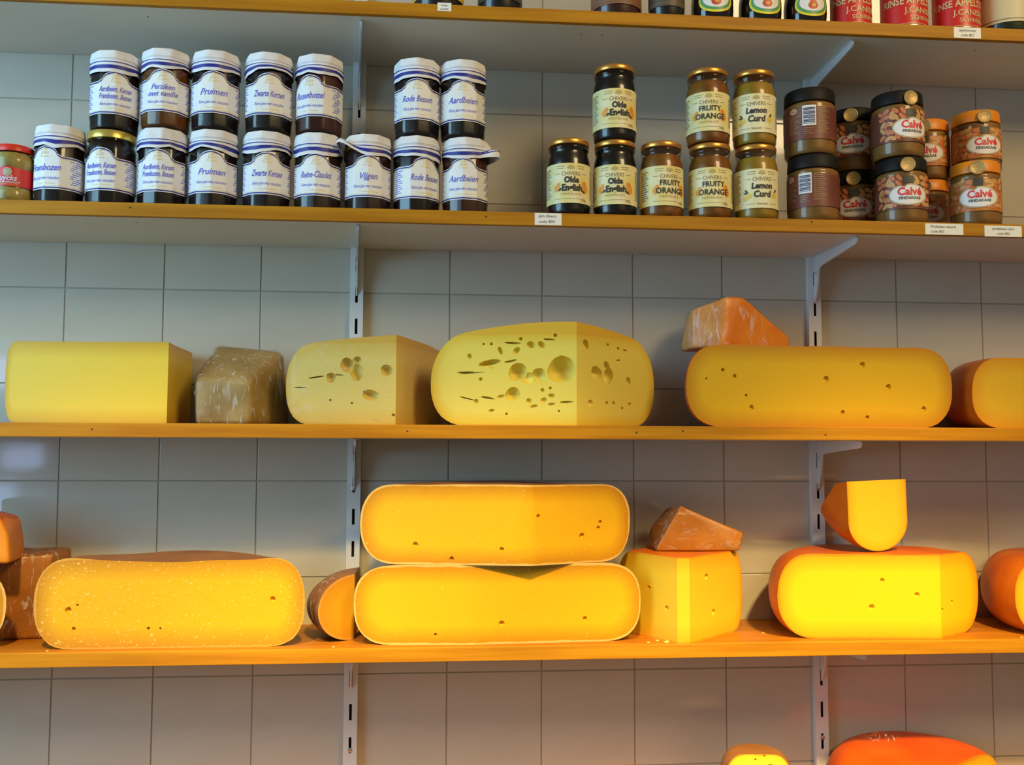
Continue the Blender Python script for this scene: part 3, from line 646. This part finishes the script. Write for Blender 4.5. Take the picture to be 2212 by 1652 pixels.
def film_from(me, root, off=.0009, m=None, amp=.0012, sc=55, keep=None, name='cling_film'):
    bm = bmesh.new(); bm.from_mesh(me); bm.normal_update()
    if keep: bmesh.ops.delete(bm, geom=[f for f in bm.faces if not keep(f)], context='FACES')
    bmesh.ops.triangulate(bm, faces=[f for f in bm.faces if len(f.verts) > 4]); bmesh.ops.subdivide_edges(bm, edges=[e for e in bm.edges if e.calc_length() > .03], cuts=2, use_grid_fill=True)
    bm.normal_update()
    for v in bm.verts: v.co += v.normal*(off + amp*max(0, noise.noise(v.co*sc)))
    for v in bm.verts: v.co.z = max(v.co.z, .0001)
    for f in bm.faces: f.smooth = True; f.material_index = 0
    m2 = bpy.data.meshes.new(name); bm.to_mesh(m2); bm.free(); return obj(name, m2, m or FILM, root)
def carve(bm, holes):
    me = bpy.data.meshes.new('piece'); bm.to_mesh(me); bm.free()
    if not holes: return me
    hb = bmesh.new()
    for x, y, z, rx, rz, dep in holes:
        r_ = bmesh.ops.create_icosphere(hb, subdivisions=2, radius=1)
        q = random.Random(int((x+2)*7919+z*104729)); rot = Matrix.Rotation(q.uniform(-.25, .25) if rz < rx*.7 else q.uniform(0, 3), 4, 'Y')
        for v in r_['verts']:
            c = Vector((v.co.x*rx*(1+.10*math.sin(3*v.co.z+x*90)), v.co.y*dep, v.co.z*rz)); c = rot @ c; v.co = c + Vector((x, y, z))
    for f in hb.faces: f.material_index = 1
    hm = bpy.data.meshes.new('holes'); hb.to_mesh(hm); hb.free()
    for m_ in (me, hm): m_.materials.append(GROUT); m_.materials.append(TILE)
    a = bpy.data.objects.new('piece', me); b = bpy.data.objects.new('holes', hm); C.objects.link(a); C.objects.link(b)
    md = a.modifiers.new('holes', 'BOOLEAN'); md.operation = 'DIFFERENCE'; md.object = b; md.solver = 'EXACT'; md.use_self = True
    dg = bpy.context.evaluated_depsgraph_get(); out = bpy.data.meshes.new_from_object(a.evaluated_get(dg))
    bpy.data.objects.remove(a); bpy.data.objects.remove(b); return out
def cheese(name, label, E, F_, Yb, z, H, bx, p, cols, rind, A=None, dome=0, holes=(), edge_w=.0018, fade=.024, speck=None, film=None, back_cut=None, extra_cuts=(), group='cut cheeses on the shelves', wob=.0014, seed=1, sag=0, circle=None, bump=.25, hole_k=1.08):
    """wheel of cheese through rim points E and F, cut along E-A-F (plan view, metres)"""
    cx, cy, R = circle or circ(E, F_, Yb)
    e = empty(name, (cx, cy, z)); tag(e, label, 'cheese', group)
    bm = wheel_bm(R, H, bx, p, dome, sag=sag)
    wobble(bm, wob, 14, seed)
    pts = [E, A, F_] if A else [E, F_]; planes = []
    for a, b in zip(pts, pts[1:]):
        dx, dy = b[0]-a[0], b[1]-a[1]; L = math.hypot(dx, dy); no = Vector((dy/L, -dx/L, 0)); co = Vector((a[0]-cx, a[1]-cy, 0)); planes.append((co, no, a[0], b[0])); cut(bm, co, no)
    for co, no in extra_cuts: cut(bm, Vector((co[0]-cx, co[1]-cy, 0)), Vector((no[0], no[1], 0)).normalized())
    if back_cut is not None: cut(bm, Vector((0, back_cut-cy, 0)), Vector((0, 1, 0)))
    hs = []
    for h in holes:
        X, Z, rx = h[0], h[1], h[2]; rz = h[3] if len(h) > 3 else rx
        for co, no, xa, xb in planes:
            if xa-.001 <= X <= xb+.001 or len(planes) == 1:
                y = co.y - ((X-cx)-co.x)*no.x/no.y; dep = max(rx, rz)*(1.0 if rz > rx*.6 else .7); dep = max(dep, .004)
                hs.append((X-cx, y + dep*.22, Z-z, rx*hole_k, rz*hole_k, dep*hole_k)); break
    src = bpy.data.meshes.new('solid'); bm.to_mesh(src)
    me = carve(bm, hs)
    pm = paste_mat(name+'_paste', R, H + dome*.4, bx, p, *cols, edge_w=edge_w, fade=fade, speck=speck, bump=bump)
    split_parts(me, e, rind, pm)
    if film: film_from(src, e, **film)
    return e
RO = mat('orange_rind', (.50, .085, .002), .42, spec=.3, col2=(.57, .135, .004), scale=18, bump=.15, bscale=120)
RB = mat('brown_rind', (.20, .075, .018), .5, col2=(.27, .11, .03), scale=20, bump=.2, bscale=120)
RY = mat('yellow_rind', (.62, .36, .05), .45, col2=(.68, .42, .08), scale=20, bump=.15, bscale=120)
RP = mat('pale_rind', (.60, .46, .16), .5, col2=(.55, .38, .12), scale=25, bump=.2, bscale=120)
RR = mat('red_orange_rind', (.56, .070, .002), .42, spec=.3, col2=(.64, .11, .003), scale=14, bump=.15, bscale=160)
OLD = ((.76, .415, .008), (.52, .225, .006), (.68, .43, .12))
YEL = ((.84, .57, .010), (.70, .36, .008), (.66, .25, .008))
Z3, Z4, Z5 = ST['3'], ST['4'], ST['5']
# --- shelf with the hole-pitted cheeses
cheese('block_cheese', 'pale yellow smooth block of cheese with a square cut corner', (-.5270, -.160), (-.3110, -.012), -.012, Z3, .1135, .017, 3.2,
       ((.86, .60, .048), (.68, .41, .022), (.62, .38, .03)), RP, A=(-.3050, -.172), fade=.020, seed=2, back_cut=-.012, circle=(-.28, -.08, .260), wob=.0012, bump=.15)
HD = [(.178,.204,.0103,.0014),(.23,.209,.0081,.0011),(.145,.176,.0149,.0035),(.175,.178,.0081,.0014),(.148,.171,.0038),(.116,.185,.0033),(.111,.162,.0108,.0011),(.12,.161,.0163,.0006),(.16,.193,.003,.0052),(.183,.193,.0035,.0055),
 (.204,.201,.0043,.006),(.219,.201,.0041,.0055),(.132,.152,.0024),(.185,.162,.0105,.0125),(.2,.153,.0075),(.215,.157,.0092),(.247,.165,.0165,.018),(.178,.13,.0087,.0095),(.161,.127,.0054,.0022),(.143,.125,.0092,.0014),
 (.113,.124,.0098,.0008),(.126,.12,.003),(.22,.136,.0026),(.231,.139,.002),(.233,.128,.003,.0045),(.222,.121,.0041),(.201,.12,.0038),(.208,.113,.0049,.0019),(.233,.116,.0049,.0016),(.254,.119,.0081,.0014),(.148,.107,.0041,.0019),
 (.169,.102,.0016),(.243,.106,.0014),(.136,.203,.0014),(.147,.203,.0019),(.189,.21,.0022),(.238,.215,.0024),
 (.283,.203,.0040,.0068),(.300,.163,.0085,.010),(.318,.174,.0040,.0070),(.320,.159,.0075,.011),(.290,.118,.0045),(.356,.154,.0036,.0055),(.320,.206,.0018),(.338,.202,.0019),(.350,.2,.0043,.0011),(.318,.12,.0020),(.330,.12,.0020,.003),(.357,.119,.0022,.0035),(.345,.113,.0018),(.338,.184,.0038,.0011)]
cheese('holed_cheese', 'big domed yellow cheese pitted with round holes and cracks', (.0600, -.150), (.4030, -.090), -.006, Z3, .1225, .050, 2.2,
       ((.83, .68, .12), (.76, .54, .05), (.74, .46, .04)), RO, A=(.268, -.186), dome=.026, holes=HD, hole_k=1.22, seed=3, fade=.018, back_cut=-.006, wob=.0016)
HC = [(-.044,.176,.0062),(-.058,.170,.0100,.0100),(-.044,.160,.0125,.010),(-.081,.152,.0071),(-.102,.153,.0122,.0011),(-.070,.156,.0068,.0011),(-.024,.127,.0130,.0075),(-.002,.162,.0085,.008),(-.125,.138,.0092,.0008),(.008,.099,.0022),(-.051,.116,.0016),(-.082,.12,.0016)]
cheese('wrapped_holed_cheese', 'film-wrapped quarter of holed pale cheese beside the big domed one', (-.1460, -.150), (.0720, -.020), -.010, Z3, .1120, .036, 2.3,
       ((.78, .60, .16), (.70, .48, .09), (.68, .42, .06)), RP, A=(.0110, -.178), dome=.016, holes=HC, seed=4, back_cut=-.012, circle=(.060, -.150, .206), film=dict(m=FILMT, off=.0006, amp=.0009))
HF = [(.488,.169,.0029),(.506,.16,.0028),(.646,.157,.0046),(.703,.179,.0044),(.743,.146,.0045),(.531,.114,.0038),(.523,.132,.002),(.671,.108,.003),(.709,.101,.0028),(.798,.114,.0038),(.463,.156,.0014)]
cheese('half_wheel_cheese', 'golden half cheese with few small holes, bearing the film-wrapped orange chunk', (.4330, -.168), (.8430, -.160), .014, Z3, .1205, .052, 2.4,
       ((.74, .42, .010), (.56, .25, .006), (.60, .22, .008)), RO, holes=HF, fade=.024, back_cut=-.004, seed=5, wob=.002, film=dict(off=.0012, amp=.003, sc=40, keep=lambda f: f.normal.x < -.35 and f.normal.y > -.9))
cheese('half_wheel_cheese', 'golden half cheese with orange rind, beside the one bearing a wrapped chunk', (.8710, -.166), (1.2300, -.166), .045, Z3, .1060, .046, 2.3,
       ((.78, .44, .02), (.70, .32, .012), (.72, .28, .012)), RO, back_cut=-.004, seed=6)
# --- brightly lit shelf
HJ = [(-.43,-.17,.0044),(-.418,-.163,.0016),(-.156,-.158,.0041),(-.422,-.195,.0027),(-.323,-.196,.0023),(-.307,-.196,.0016)]
cheese('half_wheel_cheese', 'crumbly golden half cheese flecked with white crystals and brown rind top', (-.4740, -.168), (-.1130, -.166), -.040, Z4, .1220, .046, 2.6,
       ((.74, .40, .010), (.50, .225, .012), (.58, .31, .05)), RB, holes=HJ, fade=.028, seed=7, speck=(.85, .62, .20), sag=.004, wob=.003, edge_w=.0012, bump=.5)
HM = [(.163,-.194,.0042),(.283,-.19,.0034),(.07,-.208,.0019)]
cheese('half_wheel_cheese', 'golden half cheese with pale edge, lower one of a stacked pair', (-.0450, -.164), (.3660, -.158), -.006, Z4, .1105, .054, 2.5, OLD, RB, holes=HM, A=(.12, -.1745), seed=8, speck=(.84, .56, .10), edge_w=.0019, wob=.002, bump=.35)
HL = [(.041,-.084,.0040),(.092,-.103,.0032),(.162,-.089,.0032),(.213,-.043,.0030),(.279,-.073,.0044),(.308,-.054,.0027),(.305,-.062,.0027)]
cheese('half_wheel_cheese', 'golden cornered cheese with pale edge, upper one of a stacked pair', (-.0380, -.150), (.3560, -.130), -.006, Z4+.1108, .1130, .052, 2.4, OLD, RB, A=(.2020, -.190), holes=HL, seed=9, speck=(.86, .60, .12), edge_w=.0019, wob=.002, bump=.35)
cheese('cheese_wedge', 'wrapped wedge with rounded brown rind, tucked beside the stacked pair', (-.0970, -.168), (-.020, -.098), -.02, Z4, .092, .060, 2.0,
       ((.74, .38, .02), (.62, .28, .02), (.66, .34, .08)), RB, circle=(.020, -.09, .137), seed=10, extra_cuts=(((-.047, 0), (1, 0)),), film=dict(off=.0008, amp=.002, keep=lambda f: f.normal.x < -.3))
HN = [(.462,-.133,.0045),(.476,-.186,.0045),(.382,-.15,.0024),(.401,-.175,.0034)]
cheese('cheese_wedge', 'pointed yellow cheese wedge with orange rind, carrying a dark wrapped slab', (.3550, -.0975), (.5330, -.093), -.008, Z4, .1215, .028, 2.6,
       ((.78, .50, .025), (.72, .38, .015), (.70, .28, .012)), RO, A=(.4185, -.2000), holes=HN, seed=11, extra_cuts=(((.4160, -.1890), (-.10, -1)),), back_cut=-.01, circle=(.442, -.126, .104))
HP = [(.722,-.138,.0034),(.772,-.159,.0040),(.706,-.177,.0044),(.809,-.181,.0030),(.834,-.173,.0032)]
cheese('half_wheel_cheese', 'bright yellow half cheese with orange rind under the wedge on its rim', (.5700, -.158), (.9050, -.110), .022, Z4, .1220, .052, 2.3, YEL, RO, A=(.806, -.180), holes=HP, back_cut=-.004, seed=12, wob=.002)
cheese('half_wheel_cheese', 'orange-rinded cheese next to the bright yellow half cheese', (.9290, -.165), (1.270, -.170), .045, Z4, .1150, .050, 2.2, YEL, RO, back_cut=-.004, seed=13)
cheese('half_wheel_cheese', 'pale-edged cheese beneath an orange wedge, next to the brown wrapped chunk', (-.800, -.168), (-.5160, -.158), -.112, Z4, .1130, .040, 2.4, OLD, RB, seed=14, edge_w=.0019)
# --- bottom shelf
cheese('cheese_wedge', 'yellow cheese wedge with brown rind, next to the big orange-rinded cheese', (.4860, -.155), (.5880, -.165), -.085, Z5, .1200, .028, 2.3,
       ((.84, .66, .06), (.80, .56, .03), (.70, .30, .02)), RB, seed=15, holes=[(.545,-.389,.0016),(.532,-.394,.0016),(.555,-.402,.0045,.0012),(.54,-.404,.0016)])
cheese('half_wheel_cheese', 'big orange-rinded cheese with a yellow cut corner and film twist', (.7750, -.215), (.9550, -.085), -.008, Z5, .0990, .050, 2.1, YEL, RR, dome=.008, seed=16, circle=(.806, -.100, .134))

# wedge standing on its rim
def rim_wedge():
    R, H, bx, p = .128, .1060, .044, 2.0
    e = empty('cheese_wedge', (.720, -.100, .006)); tag(e, 'orange-rinded cheese wedge standing on its rim atop bright yellow half cheese', 'cheese', 'cut cheeses on the shelves')
    bm = wheel_bm(R, H, bx, p)
    # sector opening along -x of the wheel frame; apex kept at the axis
    cut(bm, Vector((0, .0003, 0)), Vector((0, -1, 0)))
    cut(bm, Vector((-.022, 0, 0)), Vector((1, .15, 0)).normalized())
    a = math.radians(46.4); cut(bm, Vector((0, 0, 0)), Vector((math.sin(a), math.cos(a), 0)))
    me = carve(bm, [])
    split_parts(me, e, RO, paste_mat('rim_wedge_paste', R, H, bx, p, (.82, .50, .02), (.78, .40, .012), (.74, .28, .012)))
    return e
rw = rim_wedge()
# wheel axis (local z) to the left, local x up, cut face (local -y) towards the room
ax = Vector((-.97, -.22, -.03)).normalized(); dn = Vector((.07, .02, -1)); dn = (dn - ax*dn.dot(ax)).normalized(); X_ = -dn; Y_ = ax.cross(X_)
rw.matrix_world = Matrix(((X_.x, Y_.x, ax.x, .783), (X_.y, Y_.y, ax.y, -.128), (X_.z, Y_.z, ax.z, .0300), (0, 0, 0, 1)))

# --- chunks made of flat cut faces, mostly wrapped
def chunk(name, label, pts, z, mats, is_rind, bev=.006, film=None, seed=1, group='wrapped cheese chunks'):
    cx = sum(q[0] for q in pts)/len(pts); cy = sum(q[1] for q in pts)/len(pts)
    e = empty(name, (cx, cy, z)); tag(e, label, 'cheese', group)
    bm = bmesh.new()
    for q in pts: bm.verts.new((q[0]-cx, q[1]-cy, q[2]-z))
    bmesh.ops.convex_hull(bm, input=bm.verts[:]); bmesh.ops.delete(bm, geom=[v for v in bm.verts if not v.link_faces], context='VERTS')
    bmesh.ops.dissolve_limit(bm, angle_limit=.06, verts=bm.verts[:], edges=bm.edges[:])
    bmesh.ops.bevel(bm, geom=bm.edges[:], offset=bev, segments=3, affect='EDGES', profile=.5)
    bmesh.ops.triangulate(bm, faces=[f for f in bm.faces if len(f.verts) > 4])
    bmesh.ops.subdivide_edges(bm, edges=[q for q in bm.edges if q.calc_length() > .012], cuts=3, use_grid_fill=True)
    wobble(bm, .0016, 22, seed); bm.normal_update()
    for v in bm.verts: v.co.z = max(v.co.z, 0)
    for f in bm.faces: f.material_index = 0 if is_rind(f.normal) else 1
    me = bpy.data.meshes.new(name); bm.to_mesh(me); bm.free(); split_parts(me, e, *mats)
    if film: film_from(me, e, **film)
    return e
PB1 = mat('beige_paste', (.30, .18, .035), .5, col2=(.44, .31, .10), scale=24, bump=.3, bscale=60); RBG = mat('beige_rind', (.34, .21, .06), .55, col2=(.46, .32, .12), scale=24, bump=.3, bscale=70)
chunk('wrapped_cheese_chunk', 'beige film-wrapped cheese chunk between pale block and holed quarter', [(-.272, -.150, Z3), (-.1935, -.160, Z3), (-.158, -.075, Z3), (-.272, -.06, Z3), (-.274, -.150, .150), (-.1945, -.160, .146), (-.262, -.075, .2045), (-.168, -.075, .196), (-.262, -.03, .205), (-.168, -.03, .196), (-.272, -.03, Z3), (-.158, -.03, Z3)], Z3,
      (RBG, PB1), lambda n: n.z > .3, film=dict(off=.0012, amp=.003), seed=3)
POR = mat('orange_paste', (.74, .20, .006), .45, col2=(.80, .29, .015), scale=20, bump=.25, bscale=60)
RWH = mat('whitish_orange_rind', (.62, .22, .03), .5, col2=(.70, .36, .12), scale=30, bump=.3, bscale=70)
tz = Z3 + .1212
chunk('wrapped_cheese_chunk', 'orange film-wrapped cheese chunk lying on the golden half cheese', [(.4585, -.105, tz), (.4600, -.105, .2660), (.4660, -.050, .266), (.455, -.05, tz), (.5100, -.120, .2860), (.5390, -.115, .2850), (.5150, -.05, .285), (.6250, -.075, .2290), (.6250, -.075, tz), (.6200, -.045, .229), (.6200, -.045, tz), (.500, -.130, tz)], tz,
      (RWH, POR), lambda n: n.x < -.1, bev=.004, film=dict(off=.0012, amp=.003), seed=5)
PDK = mat('dark_orange_paste', (.36, .11, .004), .42, col2=(.44, .15, .008), scale=20, bump=.2, bscale=60)
tz = Z4 + .1218
chunk('wrapped_cheese_slab', 'dark orange film-wrapped slab lying on the pointed cheese wedge', [(.3990, -.110, tz), (.5270, -.115, tz), (.5370, -.108, -.0740), (.4400, -.105, -.0335), (.4300, -.055, -.040), (.520, -.055, -.085), (.3950, -.060, tz), (.515, -.06, tz), (.4020, -.07, -.068)], tz,
      (RB, PDK), lambda n: n.x < -.5, bev=.003, film=dict(m=FILMT, off=.0008, amp=.0015), seed=6)
PBR = mat('brown_paste', (.34, .11, .008), .45, col2=(.44, .16, .015), scale=20, bump=.2, bscale=60)
chunk('wrapped_cheese_chunk', 'brown film-wrapped chunk behind the crystal-flecked half cheese', [(-.555, -.105, Z4), (-.488, -.090, Z4), (-.555, -.03, Z4), (-.475, -.03, Z4), (-.560, -.095, -.104), (-.485, -.085, -.102), (-.555, -.03, -.098), (-.475, -.03, -.098)], Z4,
      (RB, PBR), lambda n: n.z > .5, bev=.006, film=dict(off=.0015, amp=.004), seed=8)
chunk('cheese_wedge', 'orange cheese wedge lying on the pale-edged cheese beside the wrapped chunk', [(-.62, -.155, Z4+.1135), (-.5165, -.150, Z4+.1135), (-.5200, -.150, -.070), (-.5360, -.150, -.040), (-.62, -.150, -.030), (-.62, -.06, Z4+.1135), (-.53, -.06, Z4+.1135), (-.62, -.06, -.03), (-.54, -.06, -.05)], Z4+.1135,
      (RO, bpy.data.materials['orange_paste']), lambda n: n.z > .5, bev=.005, seed=9, group='loose cheese wedges')

# twist of film on the big orange-rinded cheese
def film_twist():
    bm = bmesh.new(); bmesh.ops.create_icosphere(bm, subdivisions=4, radius=1)
    for v in bm.verts:
        n_ = noise.noise(v.co*2.3); v.co = Vector((v.co.x*.026*(1+.5*n_), v.co.y*.012*(1+.4*n_), max(-.003, v.co.z*.012*(1+.7*noise.noise(v.co*4)))))
    for f in bm.faces: f.smooth = True
    me = bpy.data.meshes.new('film_twist'); bm.to_mesh(me); bm.free()
    tag(obj('film_twist', me, FILM, None, (.765, -.062, Z5+.1052)), 'crumpled clear film twist on top of the big orange-rinded cheese', 'cling film')
film_twist()
# crumbs left on the lit shelf
CRL = {3: 'tiny cheese crumb on the lit shelf in front of the crystal-flecked half cheese', 4: 'tiny cheese crumb on the lit shelf beside the bright yellow half cheese', 6: 'tiny cheese crumb on the lit shelf between pointed wedge and bright yellow half cheese', 7: 'tiny cheese crumb on the lit shelf in front of the wrapped brown-rinded wedge'}
CRM = mat('cheese_crumb', (.78, .52, .14), .6)
for i, (x, y, s) in enumerate([(.402, -.172, .0022), (.388, -.165, .0016), (.397, -.181, .003), (-.452, -.178, .0014), (.93, -.178, .0015), (.372, -.178, .0018), (.560, -.12, .0016), (-.07, -.179, .0014)]):
    bm = bmesh.new(); bmesh.ops.create_icosphere(bm, subdivisions=1, radius=s)
    for v in bm.verts: v.co = Vector((v.co.x*1.6, v.co.y, max(-s*.4, v.co.z*.6)))*(1+.3*noise.noise(v.co*900+Vector((i, 0, 0))))
    zl = min(v.co.z for v in bm.verts)
    for v in bm.verts: v.co.z -= zl
    me = bpy.data.meshes.new('cheese_crumb'); bm.to_mesh(me); bm.free()
    tag(obj('cheese_crumb', me, CRM, None, (x, y, Z4)), CRL.get(i, 'tiny cheese crumb on the lit shelf between stacked pair and pointed wedge'), 'crumb', 'cheese crumbs')
